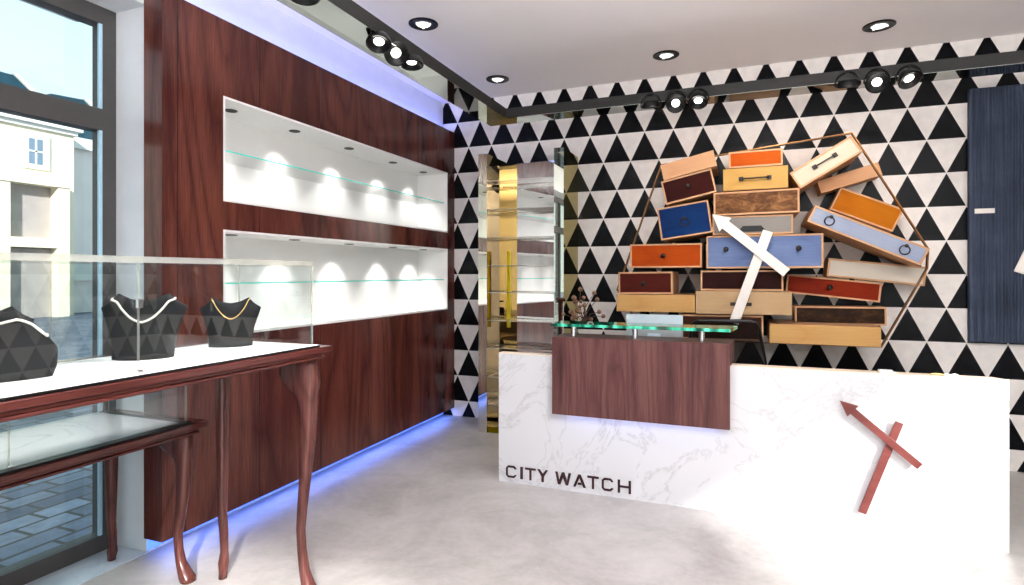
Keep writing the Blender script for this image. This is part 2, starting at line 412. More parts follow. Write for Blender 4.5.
def niche(label, z0, z1, zs, ys):
    t = thing('display_niche', label, 'display niche', (XP, NY0, z0), group='white niches in the wood panel')
    bm = nb(); XN = -3.10; e = .013; xf = XP + .002
    box(bm, XN - .02, XN, NY0, NY1, z0, z1)
    box(bm, XN, xf, NY0, NY1, z0, z0 + e); box(bm, XN, xf, NY0, NY1, z1 - e, z1)
    box(bm, XN, xf, NY0, NY0 + e, z0 + e, z1 - e); box(bm, XN, xf, NY1 - e, NY1, z0 + e, z1 - e)
    obj('liner', bm, 'white', t, local=False)
    bm = nb(); box(bm, -3.098, XP - .03, NY0 + e, NY1 - e, zs - .004, zs + .004)
    bmesh.ops.recalc_face_normals(bm, faces=bm.faces)
    for f in bm.faces: f.material_index = 1 if f.normal.x > .9 else 0
    obj('glass_shelf', bm, ['glass', 'aqua_edge'], t, local=False)
    for y in ys:
        d = nb(); lathe(d, [(.038, 0), (.038, -.004), (.032, -.005), (.014, -.001)], 20)
        bmesh.ops.translate(d, vec=(-2.93, y, z1 - e), verts=d.verts)
        a = obj('downlight', d, 'black', t, local=False)
        d = nb(); lathe(d, [(.013, -.003), (.002, -.0035)], 16); bmesh.ops.translate(d, vec=(-2.93, y, z1 - e), verts=d.verts)
        bmesh.ops.translate(d, vec=-(Vector(t.location)), verts=d.verts)
        obj('lamp_face', d, 'iron', a)
        l = bpy.data.lights.new('niche_spot', 'SPOT'); l.energy = 15; l.spot_size = R(84); l.spot_blend = .75; l.shadow_soft_size = .03; l.color = (1, .99, .97)
        lo = bpy.data.objects.new('niche_spot', l); C.objects.link(lo); lo.location = (-2.93, y, z1 - e - .012)
        lo.rotation_euler = (0, R(13), 0)
    return t
NYS = (2.70, 3.25, 3.86, 4.49, 5.03)
niche('upper white lit niche with a thin glass shelf in the wood panel', UZ0, UZ1, 2.178, NYS)
niche('lower white lit niche with a thin glass shelf in the wood panel', LZ0, LZ1, 1.406, NYS)

# blue LED strips
bm = nb(); box(bm, XW + .002, XW + .014, 2.13, 5.36, .02, .07)
tag(obj('led_strip', bm, 'led_blue'), 'blue glowing light strip in the recess under the wood panel', 'light strip')
bm = nb(); box(bm, XW + .03, XW + .05, 2.13, 5.36, 2.921, 2.93)
tag(obj('led_strip', bm, 'led_blue'), 'blue glowing light strip along the top of the wood panel', 'light strip')

# ------------------------------------------------------------------ hung rail with mirrored underside
t = thing('ceiling_rail', 'dark hung lighting rail with mirrored underside framing the ceiling', 'lighting rail', (-1.715, 4.215, 2.68))
bm = nb(); box(bm, -1.93, -1.715, -1.6, 4.40, 2.683, 2.756); box(bm, -1.715, 3.4, 4.215, 4.40, 2.683, 2.756); obj('rail', bm, 'rail', t, local=False)
bm = nb(); box(bm, -1.928, -1.717, -1.6, 4.398, 2.680, 2.683); box(bm, -1.717, 3.4, 4.217, 4.398, 2.680, 2.683); obj('mirror_underside', bm, 'mirror_soffit', t, local=False)
for x, y in ((-1.82, -1.2), (-1.82, .6), (2.6, 4.3), (3.3, 4.3)):
    bm = nb(); tube(bm, [(x, y, 2.756), (x, y, H)], .003, 6); obj('hanger_wire', bm, 'chrome', t, local=False)

def make_spot(loc, direction, mount, label, group):
    """round gimbal lamp; direction = where it shines, mount = unit vector from the rail face outwards"""
    t = thing('track_spotlight', label, 'spotlight', loc, group=group)
    d = Vector(direction).normalized(); q = d.to_track_quat('Z', 'Y').to_matrix().to_4x4()
    bm = nb(); lathe(bm, [(.03, -.034), (.05, -.032), (.058, -.016), (.064, 0), (.066, .012), (.058, .016), (.044, .004), (.028, -.008)], 28, q, True)
    h = obj('housing', bm, 'black', t, smooth=False)
    bm = nb(); lathe(bm, [(.027, -.004), (.001, -.0025)], 24, q); obj('lamp_face', bm, 'lamp', t)
    bm = nb()
    m = Vector(mount); side = m.cross(Vector((0, 0, 1))).normalized()
    pts = [side * .070 * math.cos(a) + Vector((0, 0, .085)) * math.sin(a) + Vector((0, 0, -.0)) for a in [PI * i / 12 for i in range(13)]]
    tube(bm, pts, .005, 6)
    tube(bm, [Vector((0, 0, .083)), Vector((0, 0, .083)) - m * .05], .008, 8)
    tube(bm, [side * .070, side * .058], .007, 8); tube(bm, [-side * .070, -side * .058], .007, 8)
    obj('bracket', bm, 'black', t)
    return t
G = 'gimbal spotlights on the hung rail'
XL = -1.735
order = ['first', 'second', 'third']
for (y, d, lab) in ((2.53, (.25, -.42, -1), 'black round spotlight on the left rail, nearest of the lit trio beside the wood panel'),
                    (2.69, (.9, -.9, -1), 'black round spotlight on the left rail, middle of the lit trio beside the wood panel'),
                    (2.85, (.1, -.12, -1), 'black round spotlight on the left rail, farthest of the lit trio beside the wood panel')):
    make_spot((XL, y, 2.652), d, (1, 0, 0), lab, G)
make_spot((XL, 1.98, 2.652), (.1, -.1, -1), (1, 0, 0), 'black round spotlight at the top edge of the picture on the left rail', G)
YS = 4.195
for (x, d, lab) in ((-.60, (0, .25, -1), 'black round spotlight on the back rail, leftmost of the trio above the navy drawer'),
                    (-.43, (.1, -1.1, -.7), 'black round spotlight on the back rail, middle of the trio above the navy drawer'),
                    (-.28, (0, -.65, -1), 'black round spotlight on the back rail, rightmost of the trio above the navy drawer'),
                    (.62, (0, .3, -1), 'black round spotlight on the back rail, leftmost of the trio above the white tilted drawer'),
                    (.78, (-.1, -1.1, -.7), 'black round spotlight on the back rail, middle of the trio above the white tilted drawer'),
                    (.95, (.3, -.7, -1), 'black round spotlight on the back rail, rightmost of the trio above the white tilted drawer')):
    make_spot((x, YS, 2.652), d, (0, -1, 0), lab, G)

for x, y, lab in ((-2.1, 3.605, 'black ringed ceiling downlight beside the left rail near the spotlights'),
                  (-2.067, 4.874, 'black ringed ceiling downlight in the far left corner of the ceiling'),
                  (-.572, 4.841, 'black ringed ceiling downlight above the middle of the drawers'),
                  (.91, 4.826, 'black ringed ceiling downlight at right above the dark blue clock')):
    t = thing('ceiling_downlight', lab, 'downlight', (x, y, H), group='round downlights in the ceiling')
    bm = nb(); lathe(bm, [(.104, 0), (.104, -.006), (.096, -.010), (.066, -.008), (.05, -.001)], 32); obj('trim_ring', bm, 'black', t)
    bm = nb(); lathe(bm, [(.052, -.006), (.045, -.012), (.002, -.012)], 20)
    for k in range(3):
        a = 2 * PI * k / 3; box(bm, .05 * math.cos(a) - .008, .05 * math.cos(a) + .008, .05 * math.sin(a) - .008, .05 * math.sin(a) + .008, -.013, -.006)
    obj('lamp_face', bm, 'lamp_soft', t)
    l = bpy.data.lights.new('downlight', 'SPOT'); l.energy = 24; l.spot_size = R(80); l.spot_blend = .6; l.shadow_soft_size = .05; l.color = (1, .95, .9)
    lo = bpy.data.objects.new('downlight', l); C.objects.link(lo); lo.location = (x, y, H - .03)

# ------------------------------------------------------------------ reception desk
YC = 3.787; X0, X1 = -1.597, 1.30; ZC = .905
t = desk = thing('reception_desk', 'white marble reception desk with wooden clock hands and raised wood box', 'reception desk', (0, YC, 0))
bm = nb(); box(bm, X0, X1, YC, YC + .075, 0, ZC - .004); box(bm, X0, X0 + .06, YC + .075, YC + .56, 0, .70); box(bm, X1 - .06, X1, YC + .075, YC + .56, 0, .70)
obj('marble_front', bm, 'marble', t, local=False)
bm = nb(); prism(bm, [(X0, YC + .001), (X1, YC + .001), (X1 - .05, YC + .078), (X0, YC + .078)], ZC - .004, ZC + .002, 'xy')
obj('top_ledge', bm, 'ledge', t, local=False)
bm = nb(); box(bm, X0, X1, YC + .075, YC + .56, .70, .735); obj('work_top', bm, 'ledge', t, local=False)
# wood box straddling the marble front
bm = nb(); prism(bm, [(-1.182, 3.72), (-.067, 3.72), (-.067, YC - .0), (-1.182, YC - .0)], .526, ZC + .002, 'xy')
prism(bm, [(-1.182, 3.72), (-.067, 3.72), (-.045, 4.0), (-1.182, 4.0)], ZC + .002, 1.041, 'xy')
wb = obj('wood_box', bm, 'desk_wood', t, local=False)
# glass shelf on chrome posts
bm = nb(); prism(bm, [(-1.205, 3.765), (-.066, 3.765), (-.026, 4.02), (-1.205, 4.02)], 1.108, 1.127, 'xy')
bmesh.ops.recalc_face_normals(bm, faces=bm.faces)
for f in bm.faces: f.material_index = 0 if abs(f.normal.z) > .5 else 1
gs = obj('glass_shelf', bm, ['green_glass', 'green_edge'], t, local=False)
for x in (-1.054, -.644, -.232):
    for y in (3.80,):
        bm = nb(); lathe(bm, [(.018, 1.041), (.018, 1.108)], 16); bmesh.ops.translate(bm, vec=(x, y, 0), verts=bm.verts); bmesh.ops.translate(bm, vec=(0, -YC, 0), verts=bm.verts)
        obj('post', bm, 'chrome', gs)
# clock hands standing off the marble
def bar_poly(p, q, w):
    p, q = Vector(p), Vector(q); d = (q - p).normalized(); n = Vector((-d.y, d.x)) * w / 2
    return [tuple(p + n), tuple(q + n), tuple(q - n), tuple(p - n)]
def arrow_poly(tip, end, w, head, hw):
    tip, end = Vector(tip), Vector(end); d = (end - tip).normalized(); n = Vector((-d.y, d.x)); b = tip + d * head
    return [tuple(tip), tuple(b + n * hw), tuple(b + n * w / 2), tuple(end + n * w / 2), tuple(end - n * w / 2), tuple(b - n * w / 2), tuple(b - n * hw)]
def hands(parent, tip, end, b0, b1, y, w, head, hw, mat, th, names=('arrow_hand', 'bar_hand')):
    bm = nb(); prism(bm, arrow_poly(tip, end, w, head, hw), y - th, y, 'xz'); obj(names[0], bm, mat, parent, local=False, bevel=.002)
    bm = nb(); prism(bm, bar_poly(b0, b1, w), y + .002, y + .002 + th, 'xz'); obj(names[1], bm, mat, parent, local=False, bevel=.002)
    a, b_, c_, d_ = (Vector(q) for q in (tip, end, b0, b1)); r = b_ - a; s = d_ - c_
    k = ((c_ - a).x * s.y - (c_ - a).y * s.x) / (r.x * s.y - r.y * s.x); X = a + r * k
    return X
X = hands(t, (.513, .748), (.894, .421), (.803, .648), (.625, .124), 3.740, .040, .085, .042, 'hand_wood', .014)
bm = nb(); lathe(bm, [(.012, 0), (.012, .046)], 14, Matrix.Translation((X.x, 3.741, X.y)) @ Matrix.Rotation(-PI / 2, 4, 'X')); obj('spindle', bm, 'iron', t, local=False)

# lettering CITY WATCH: squared wide capitals
SW, LH, LZ = .0135, .084, .037
def glyph(bm, ch, x0, x1):
    y0, y1 = YC - .006, YC - .0005; z0, z1 = LZ, LZ + LH; c = .016
    def poly(p): prism(bm, p, y0, y1, 'xz')
    def strk(p, q): poly(bar_poly(p, q, SW))
    if ch == 'I': poly([(x0, z0), (x1, z0), (x1, z1), (x0, z1)])
    if ch == 'T': poly([(x0, z1 - SW), (x1, z1 - SW), (x1, z1), (x0, z1)]); m = (x0 + x1) / 2; poly([(m - SW * .55, z0), (m + SW * .55, z0), (m + SW * .55, z1 - SW), (m - SW * .55, z1 - SW)])
    if ch == 'C':
        a, b, cc = x0, x1, c; w = SW; e = .022
        poly([(b, z1 - e), (b, z1 - cc), (b - cc, z1), (a + cc, z1), (a, z1 - cc), (a, z0 + cc), (a + cc, z0), (b - cc, z0), (b, z0 + cc), (b, z0 + e),
              (b - w, z0 + e), (b - w, z0 + cc + .004), (b - cc - .004, z0 + w), (a + cc + .004, z0 + w), (a + w, z0 + cc + .004), (a + w, z1 - cc - .004), (a + cc + .004, z1 - w), (b - cc - .004, z1 - w), (b - w, z1 - cc - .004), (b - w, z1 - e)])
    if ch == 'H':
        for a, b in ((x0, x0 + SW * 1.1), (x1 - SW * 1.1, x1)): poly([(a, z0), (b, z0), (b, z1), (a, z1)])
        m = (z0 + z1) / 2; poly([(x0 + SW, m - SW / 2), (x1 - SW, m - SW / 2), (x1 - SW, m + SW / 2), (x0 + SW, m + SW / 2)])
    m = (x0 + x1) / 2; s = SW * .62
    if ch == 'Y':
        k = z0 + LH * .44
        poly([(x0, z1), (x0 + 2 * s, z1), (m, k + .018), (x1 - 2 * s, z1), (x1, z1), (m + s, k), (m + s, z0), (m - s, z0), (m - s, k)])
    if ch == 'A':
        poly([(x0, z0), (m - s, z1), (m + s, z1), (x1, z0), (x1 - 2 * s, z0), (m, z1 - .024), (x0 + 2 * s, z0)])
        poly([(x0 + .028, z0 + .016), (x1 - .028, z0 + .016), (x1 - .034, z0 + .030), (x0 + .034, z0 + .030)])
    if ch == 'W':
        q = (x1 - x0) / 4
        poly([(x0, z1), (x0 + 2 * s, z1), (x0 + q, z0 + .03), (m - s, z1), (m + s, z1), (x1 - q, z0 + .03), (x1 - 2 * s, z1), (x1, z1), (x1 - q + s, z0), (x1 - q - s, z0), (m, z1 - .032), (x0 + q + s, z0), (x0 + q - s, z0)])
bm = nb()
for ch, a, b in zip('CITYWATCH', (-1.54, -1.433, -1.397, -1.307, -1.179, -1.053, -.956, -.859, -.753), (-1.463, -1.414, -1.32, -1.231, -1.069, -.967, -.88, -.784, -.668)): glyph(bm, ch, a, b)
obj('lettering', bm, 'letters', t, local=False)

# things on the desk
t = thing('desktop_monitor', 'silver blue computer monitor seen from behind under the glass shelf', 'monitor', (-.59, 4.22, .735))
bm = nb(); prism(bm, [(-.788, 1.09), (-.39, 1.09), (-.39, 1.163), (-.395, 1.168), (-.78, 1.168), (-.788, 1.16)], 4.28, 4.305, 'xz'); obj('upper_shell', bm, 'monitor_blue', t, local=False)
bm = nb(); prism(bm, [(-.788, .86), (-.39, .86), (-.39, 1.09), (-.788, 1.09)], 4.28, 4.31, 'xz'); sh = obj('shell', bm, 'monitor_grey', t, local=False)
bm = nb(); box(bm, -.635, -.545, 4.274, 4.281, .995, 1.035); obj('cover_plate', bm, 'monitor_blue', t, local=False)
bm = nb(); box(bm, -.775, -.403, 4.311, 4.313, .875, 1.155); obj('screen', bm, 'black', t, local=False)
bm = nb(); box(bm, -.62, -.56, 4.26, 4.28, .75, .95); box(bm, -.70, -.48, 4.16, 4.345, .7355, .752); obj('stand', bm, 'chrome', t, local=False)

# office chair behind the desk
cx, cy = -.105, 4.66
t = thing('office_chair', 'black mesh backed office chair behind the desk right of the monitor', 'chair', (cx, cy, 0))
bk = lambda x, z: (cx + x, 4.50 + .03 * (x / .25) ** 2 + (.95 - z) * -.05, z)
pts = [(-.30, .70), (-.245, 1.06), (-.225, 1.10), (-.19, 1.115), (.16, 1.122), (.195, 1.112), (.22, 1.07), (.285, .70)]
bm = nb(); tube(bm, [bk(*p) for p in pts] + [bk(-.30, .70)], .013, 8); obj('back_frame', bm, 'black', t, local=False)
t_mesh = NT('chair_mesh'); tr = t_mesh.n('ShaderNodeBsdfTransparent'); df = t_mesh.n('ShaderNodeBsdfDiffuse'); df.inputs[0].default_value = srgb(24, 22, 22); mx = t_mesh.n('ShaderNodeMixShader')
ck = t_mesh.n('ShaderNodeTexChecker'); t_mesh.l(t_mesh.objvec((420, 420, 420)), ck.inputs['Vector']); ck.inputs['Scale'].default_value = 1
t_mesh.l(t_mesh.math('ADD', t_mesh.math('MULTIPLY', ck.outputs['Fac'], .2), .70), mx.inputs[0]); t_mesh.l(tr.outputs[0], mx.inputs[1]); t_mesh.l(df.outputs[0], mx.inputs[2]); t_mesh.l(mx.outputs[0], t_mesh.out.inputs[0])
bm = nb(); v = [bm.verts.new(bk(*p)) for p in pts]; bm.faces.new(v); obj('back_mesh', bm, t_mesh.m, t, local=False)
bm = nb(); prism(bm, [(cx - .25, 4.53), (cx + .25, 4.53), (cx + .26, 4.80), (cx + .2, 4.845), (cx - .2, 4.845), (cx - .26, 4.80)], .46, .52, 'xy'); obj('seat', bm, 'black_matte', t, local=False, bevel=.015)
bm = nb(); tube(bm, [(cx, 4.52, .72), (cx, 4.53, .5), (cx, 4.6, .45)], .02, 8); obj('back_support', bm, 'black', t, local=False)
bm = nb(); lathe(bm, [(.03, .1), (.03, .28), (.02, .28), (.02, .46)], 14, Matrix.Translation((cx, cy, 0))); obj('gas_column', bm, 'chrome', t, local=False)
for k in range(5):
    a = 2 * PI * k / 5 + .3; d = Vector((math.cos(a), math.sin(a), 0)); c0 = Vector((cx, cy, 0))
    bm = nb(); tube(bm, [c0 + d * .02 + Vector((0, 0, .12)), c0 + d * .27 + Vector((0, 0, .075))], [.02, .014], 8); lg = obj('base_arm', bm, 'black', t, local=False)
    bm = nb(); lathe(bm, [(.028, -.02), (.028, .02)], 14, Matrix.Translation(d * .27 + Vector((0, 0, .028))) @ Matrix.Rotation(PI / 2, 4, 'X')); obj('caster', bm, 'black', lg)

# dried seed heads on the glass shelf
t = thing('dried_flower_bunch', 'bunch of dried brown seed heads on dark stems lying on the glass shelf', 'dried flowers', (-1.02, 3.9, 1.127))
hd = [(465, 105), (555, 60), (600, 120), (370, 110), (375, 150), (412, 150), (440, 190), (482, 178), (265, 275), (595, 245), (640, 285), (430, 243), (460, 262), (372, 280), (410, 292), (510, 322), (352, 318), (430, 25), (395, 235), (345, 250)]
base = Vector((-1.02, 3.93, 1.131))
Fp = 582.0; yw = R(21.56)
for i, (a, b) in enumerate(hd):
    # head centres laid out on the shelf plane, about 3.9 m into the room
    x = -1.19 + (a - 230) * .00076; z = 1.131 + max(.016, (345 - b) * .00070); y = 3.86 + random.random() * .12
    rr = random.uniform(.013, .02)
    bm = nb(); sphere(bm, (x, y, z), rr, 1, 1, .92, 10, 7)
    for k in range(8):
        an = 2 * PI * k / 8; bmesh.ops.create_cone(bm, cap_ends=True, segments=4, radius1=rr * .3, radius2=0, depth=rr * .7, matrix=Matrix.Translation((x + rr * .55 * math.cos(an), y - rr * .3, z + rr * .55 * math.sin(an) + rr * .4)))
    obj('seed_head', bm, 'dry_head', t, local=False)
    bm = nb(); m = (Vector((x, y, z)) + base) / 2 + Vector((random.uniform(-.02, .02), 0, random.uniform(0, .03)))
    tube(bm, [base, m, (x, y, z)], .0022, 5); obj('stem', bm, 'dry_stem', t, local=False)

# small pieces on the right of the ledge
bm = nb(); box(bm, .717, .785, 3.80, 3.84, ZC + .002, ZC + .016); box(bm, .785, .80, 3.805, 3.83, ZC + .002, ZC + .008)
tag(obj('card_box', bm, 'white'), 'small white flat box on the desk ledge below the drawers', 'box')
t = thing('wrist_watch', 'tiny gold and white wrist watch lying on the right of the desk ledge', 'watch', (1.04, 3.82, ZC + .002))
bm = nb(); lathe(bm, [(.016, 0), (.017, .006), (.013, .010)], 16); obj('watch_case', bm, 'pearl', t)
bm = nb(); tube(bm, [(-.016, 0, .004), (-.05, .003, .008), (-.075, 0, .004)], .005, 6); obj('strap', bm, 'gold', t)
bm = nb(); tube(bm, [(.016, 0, .004), (.035, .0, .01), (.05, .004, .004)], .005, 6); obj('strap', bm, 'pearl', t)

# ------------------------------------------------------------------ mirrored tower
t = thing('mirrored_display_tower', 'tall gold tinted mirrored display tower with glass shelves in the back corner', 'display cabinet', (-1.86, 4.894, 0))
TX0, TX1, TY0, TY1, TZ = -2.268, -1.448, 4.894, 5.368, 2.57; TYM = 5.15
def side(x0, x1, inner_pos):
    bm = nb(); box(bm, x0, x1, TY0, TY1, 0, TZ); bmesh.ops.recalc_face_normals(bm, faces=bm.faces)
    for f in bm.faces:
        f.material_index = 0 if f.normal.y < -.5 else (1 if f.normal.x * inner_pos > .5 else 2)
    obj('side_panel', bm, ['mirror_face', 'mirror_bronze', 'mirror_gold'], t, local=False)
side(TX0, TX0 + .085, 1); side(TX1 - .09, TX1, -1)
bm = nb(); prism(bm, [(TX0 + .085, TYM + .045), (TX1 - .09, TYM - .03), (TX1 - .09, TYM - .015), (TX0 + .085, TYM + .06)], 0, TZ - .06, 'xy'); obj('back_mirror', bm, 'mirror', t, local=False)
bm = nb(); box(bm, -2.095, -2.066, TYM + .018, TYM + .030, .95, 1.68); obj('yellow_reflection_strip', bm, 'yellow_reflection', t, local=False)  # yellow reflection in the mirror, put in as a coloured strip
bm = nb(); box(bm, TX0 + .085, TX1 - .09, TY0 + .02, TYM - .04, 0, .05); obj('plinth', bm, 'mirror_gold', t, local=False)
for z in (.259, .516, .782, 1.034, 1.291, 1.538, 1.795, 2.055, 2.316):
    bm = nb(); box(bm, TX0 + .085, TX1 - .09, TY0 + .01, TYM - .035, z - .004, z + .004); obj('glass_shelf', bm, ['glass', 'glass_edge'], t, local=False, edge=True)

# ------------------------------------------------------------------ drawers of the drawer clock
YD = 4.87
def handle_knob(p, x, z):
    bm = nb(); lathe(bm, [(.010, 0), (.008, .012), (.018, .02), (.020, .028), (.012, .034)], 16, Matrix.Translation((x, 0, z)) @ Matrix.Rotation(PI / 2, 4, 'X')); return obj('knob', bm, 'iron', p, smooth=True)
def handle_ring(p, x, z):
    bm = nb(); lathe(bm, [(.014, -.002), (.012, .008)], 12, Matrix.Translation((x, 0, z + .03)) @ Matrix.Rotation(PI / 2, 4, 'X')); ring(bm, .032, .0042, (x, -.012, z - .003), 'y', 24, 6); return obj('ring_pull', bm, 'iron', p)
def handle_bar(p, x, z, L, ang=0):
    bm = nb()
    for s in (-1, 1): box(bm, x + s * L / 2 - .016, x + s * L / 2 + .016, -.014, .001, z - .016, z + .016)
    tube(bm, [(x - L / 2, -.012, z), (x - L / 2 + .02, -.026, z), (x + L / 2 - .02, -.026, z), (x + L / 2, -.012, z)], .006, 8)
    return obj('bar_handle', bm, 'iron', p, bevel=.003)
def triangle_patch(p, x, z):
    bm = nb(); prism(bm, [(x - .105, z), (x + .105, z), (x + .065, z + .045), (x - .065, z + .045)], -.006, .002, 'xz'); return obj('wall_triangle_patch', bm, 'black', p)  # black wall triangle seen through the grey front, added as a flat shape
def handle_plates(p, x, z):
    bm = nb()
    for s in (-1, 1): box(bm, x + s * .055 - .022, x + s * .055 + .022, -.008, .001, z - .013, z + .013)
    box(bm, x - .04, x + .04, -.006, .001, z - .005, z + .005)
    return obj('label_pull', bm, 'iron', p)
DR = [  # kind, face, x, z, w, h, tilt, y offset, rim, handles, label
 ('peach', -.401, 2.332, .420, .128, 12.9, 0, 0, [], 'plain pale wood drawer without handle, topmost at the upper left of the pile'),
 ('maroon', -.401, 2.163, .399, .194, 12.4, 0, 1, [('k', 0, .005)], 'tilted dark maroon drawer with one knob above the navy drawer'),
 ('navy', -.432, 1.894, .402, .262, 8.0, 0, 1, [('r', 0, -.01)], 'tilted navy blue drawer with a dark ring pull'),
 ('orange', .096, 2.354, .385, .126, .6, 0, 1, [], 'small bright orange drawer, topmost in the middle of the pile'),
 ('yellow', .094, 2.199, .462, .169, .5, 0, 0, [('b', 0, 0, .20)], 'yellow tan drawer with a long iron bar handle under the small orange one'),
 ('burl', .097, 2.013, .609, .181, .6, -.02, 1, [], 'mottled brown burl drawer without handle under the yellow tan drawer'),
 ('grey', .072, 1.842, .577, .146, .0, 0, 1, [('t', .0, -.052)], 'grey fronted drawer with a black trapezoid standing for the wall triangle seen through it, above the blue two-knob drawer'),
 ('midblue', .149, 1.634, .821, .255, .2, -.03, 1, [('k', -.265, .02), ('k', .245, .02)], 'wide mid blue drawer with two knobs behind the white clock hands'),
 ('deeporange', -.582, 1.611, .569, .194, .1, 0, 1, [('k', -.015, .0)], 'deep orange drawer with one knob left of the wide blue drawer'),
 ('darkred', -.744, 1.388, .440, .182, .6, 0, 1, [('k', -.01, -.005)], 'dark red drawer with one knob at the far left of the pile'),
 ('plain', -.663, 1.222, .629, .141, .3, 0, 0, [], 'plain honey coloured drawer under the dark red one at far left'),
 ('vdark', -.007, 1.411, .599, .158, .2, 0, 1, [], 'almost black maroon drawer without handle under the wide blue drawer'),
 ('beige', .004, 1.238, .692, .178, .2, -.02, 0, [('p', -.012, -.01)], 'beige wood drawer with small metal label pull behind the lower end of the white bar'),
 ('under', -.156, 1.040, .619, .196, .3, 0, 1, [], 'dark fronted drawer behind the office chair under the beige drawer'),
 ('redbrown', 0.658, 1.353, 0.656, 0.149, -6.0, 0.28, 1, [('k', -.02, .002)], 'slightly tilted red-brown drawer with one knob right of the white arrow'),
 ('cream', 0.946, 1.479, 0.650, 0.142, -6.5, 0.27, 1, [], 'cream fronted drawer without handle under the tilted light blue one'),
 ('lightblue', .837, 1.747, .788, .130, -25.1, -.02, 1, [('r', -.26, -.003), ('r', .26, -.003)], 'long tilted light blue drawer with two ring pulls'),
 ('orangebrown', 0.889, 1.960, 0.463, 0.186, -24.2, 0.29, 1, [], 'tilted orange-brown drawer without handle above the light blue one'),
 ('peach', 0.771, 2.203, 0.431, 0.102, 16.3, 0.28, 0, [], 'plain pale tilted drawer without handle under the white bar handled drawer'),
 ('white', .575, 2.288, .478, .142, 31.5, -.01, 1, [('b', 0, .01, .155)], 'steeply tilted white drawer with iron bar handle at the upper right of the pile'),
 ('darkbrown', 0.707, 1.137, 0.628, 0.141, .4, 0.28, 1, [], 'blackish brown mottled drawer without handle above the long bottom drawer'),
 ('plain', .561, 1.009, .730, .143, .0, -.02, 0, [], 'long honey coloured drawer, lowest at the right of the pile'),
]
for (fk, x, z, w, h, tilt, dy, rim, hs, lab) in DR:
    y = YD + dy; d = YB - .004 - y
    t = thing('drawer', lab, 'drawer', (x, y, z), (0, R(-tilt), 0), 'drawers stacked on the back wall')
    bm = nb(); e = .013; a, b = w / 2, h / 2
    box(bm, -a, -a + e, 0, d, -b, b); box(bm, a - e, a, 0, d, -b, b); box(bm, -a + e, a - e, 0, d, -b, -b + e); box(bm, -a + e, a - e, 0, d, b - e, b)
    box(bm, -a + e, a - e, d - e, d, -b + e, b - e)
    obj('drawer_box', bm, 'light_wood', t)
    bm = nb()
    if rim: box(bm, -a + e, a - e, .004, .02, -b + e, b - e)
    else: box(bm, -a, a, -.012, -.0002, -b, b)
    if fk == 'orange':
        for s in (-1, 1): box(bm, s * a * .82 - .008, s * a * .82 + .008, .0, .004, -b + e, b - e)
    fp = obj('front_panel', bm, FACE[fk], t, bevel=.002)
    for q in hs:
        g = nb; px, pz = q[1], q[2]
        p2 = fp
        hk = {'k': handle_knob, 'r': handle_ring, 't': triangle_patch, 'p': handle_plates}.get(q[0])
        ho = handle_bar(p2, px, pz, q[3]) if q[0] == 'b' else hk(p2, px, pz)
        ho.location.y = .004 if rim else -.012

# hexagonal strap round the drawers
hexp = [(-.619, 2.362), (.753, 2.503), (1.226, 1.64), (1.22, 1.50), (.94, .930), (-.74, .925), (-.985, 1.33)]
bm = nb()
def strap(bm, pts, y0, y1, th):
    n = len(pts); cxm = sum(p[0] for p in pts) / n; czm = sum(p[1] for p in pts) / n
    inn = [(p[0] + (cxm - p[0]) * th, p[1] + (czm - p[1]) * th) for p in pts]
    V = [[bm.verts.new((p[0], y, p[1])) for p in q] for q, y in ((pts, y0), (inn, y0), (inn, y1), (pts, y1))]
    for i in range(n):
        j = (i + 1) % n
        for k in range(4): bm.faces.new((V[k][i], V[k][j], V[(k + 1) % 4][j], V[(k + 1) % 4][i]))
strap(bm, hexp, 4.885, 4.93, .008)
tag(obj('hexagonal_band', bm, 'brass'), 'thin brass hexagonal band drawn round the pile of drawers', 'metal band')
# white clock hands in front of the drawers
t = thing('clock_hands', 'crossed white arrow and bar clock hands in front of the drawers', 'clock hands', (.09, 4.78, 1.63))
X = hands(t, (-.215, 1.925), (.308, 1.470), (.182, 1.785), (-.058, 1.085), 4.77, .072, .13, .068, 'hand_white', .014)
bm = nb(); lathe(bm, [(.012, 0), (.012, .075)], 14, Matrix.Translation((X.x, 4.771, X.y)) @ Matrix.Rotation(-PI / 2, 4, 'X')); obj('spindle', bm, 'iron', t, local=False)

# ------------------------------------------------------------------ square navy clock
t = thing('square_wall_clock', 'large square dark blue ribbed wall clock with white tick marks', 'clock', (2.52, 5.37, 1.9))
bm = nb(); box(bm, 1.588, 3.49, 5.318, 5.371, .953, 2.849); obj('clock_case', bm, 'blue_rib', t, local=False, bevel=.004)
bm = nb()
n = 94; w = (3.47 - 1.566 - .04) / n
for i in range(n):
    a = 1.608 + i * w; prism(bm, [(a + .002, 5.318), (a + w - .002, 5.318), (a + w - .006, 5.311), (a + .006, 5.311)], .963, 2.839, 'xy')
tag(obj('rib_face', bm, 'blue_rib', t, local=False))
cxx, czz = 2.52, 1.93
for x0, x1, z0, z1 in ((1.615, 1.735, 1.912, 1.948), (3.30, 3.42, 1.912, 1.948), (cxx - .018, cxx + .018, 2.68, 2.80), (cxx - .018, cxx + .018, 1.0, 1.12)):
    bm = nb(); box(bm, x0, x1, 5.302, 5.311, z0, z1); obj('tick_mark', bm, 'hand_white', t, local=False)
X = hands(t, (2.06, 2.46), (2.73, 1.90), (2.30, 2.56), (1.872, 1.47), 5.285, .062, .14, .07, 'hand_white', .010)
bm = nb(); lathe(bm, [(.012, 0), (.012, .03)], 14, Matrix.Translation((X.x, 5.283, X.y)) @ Matrix.Rotation(-PI / 2, 4, 'X')); obj('spindle', bm, 'iron', t, local=False)

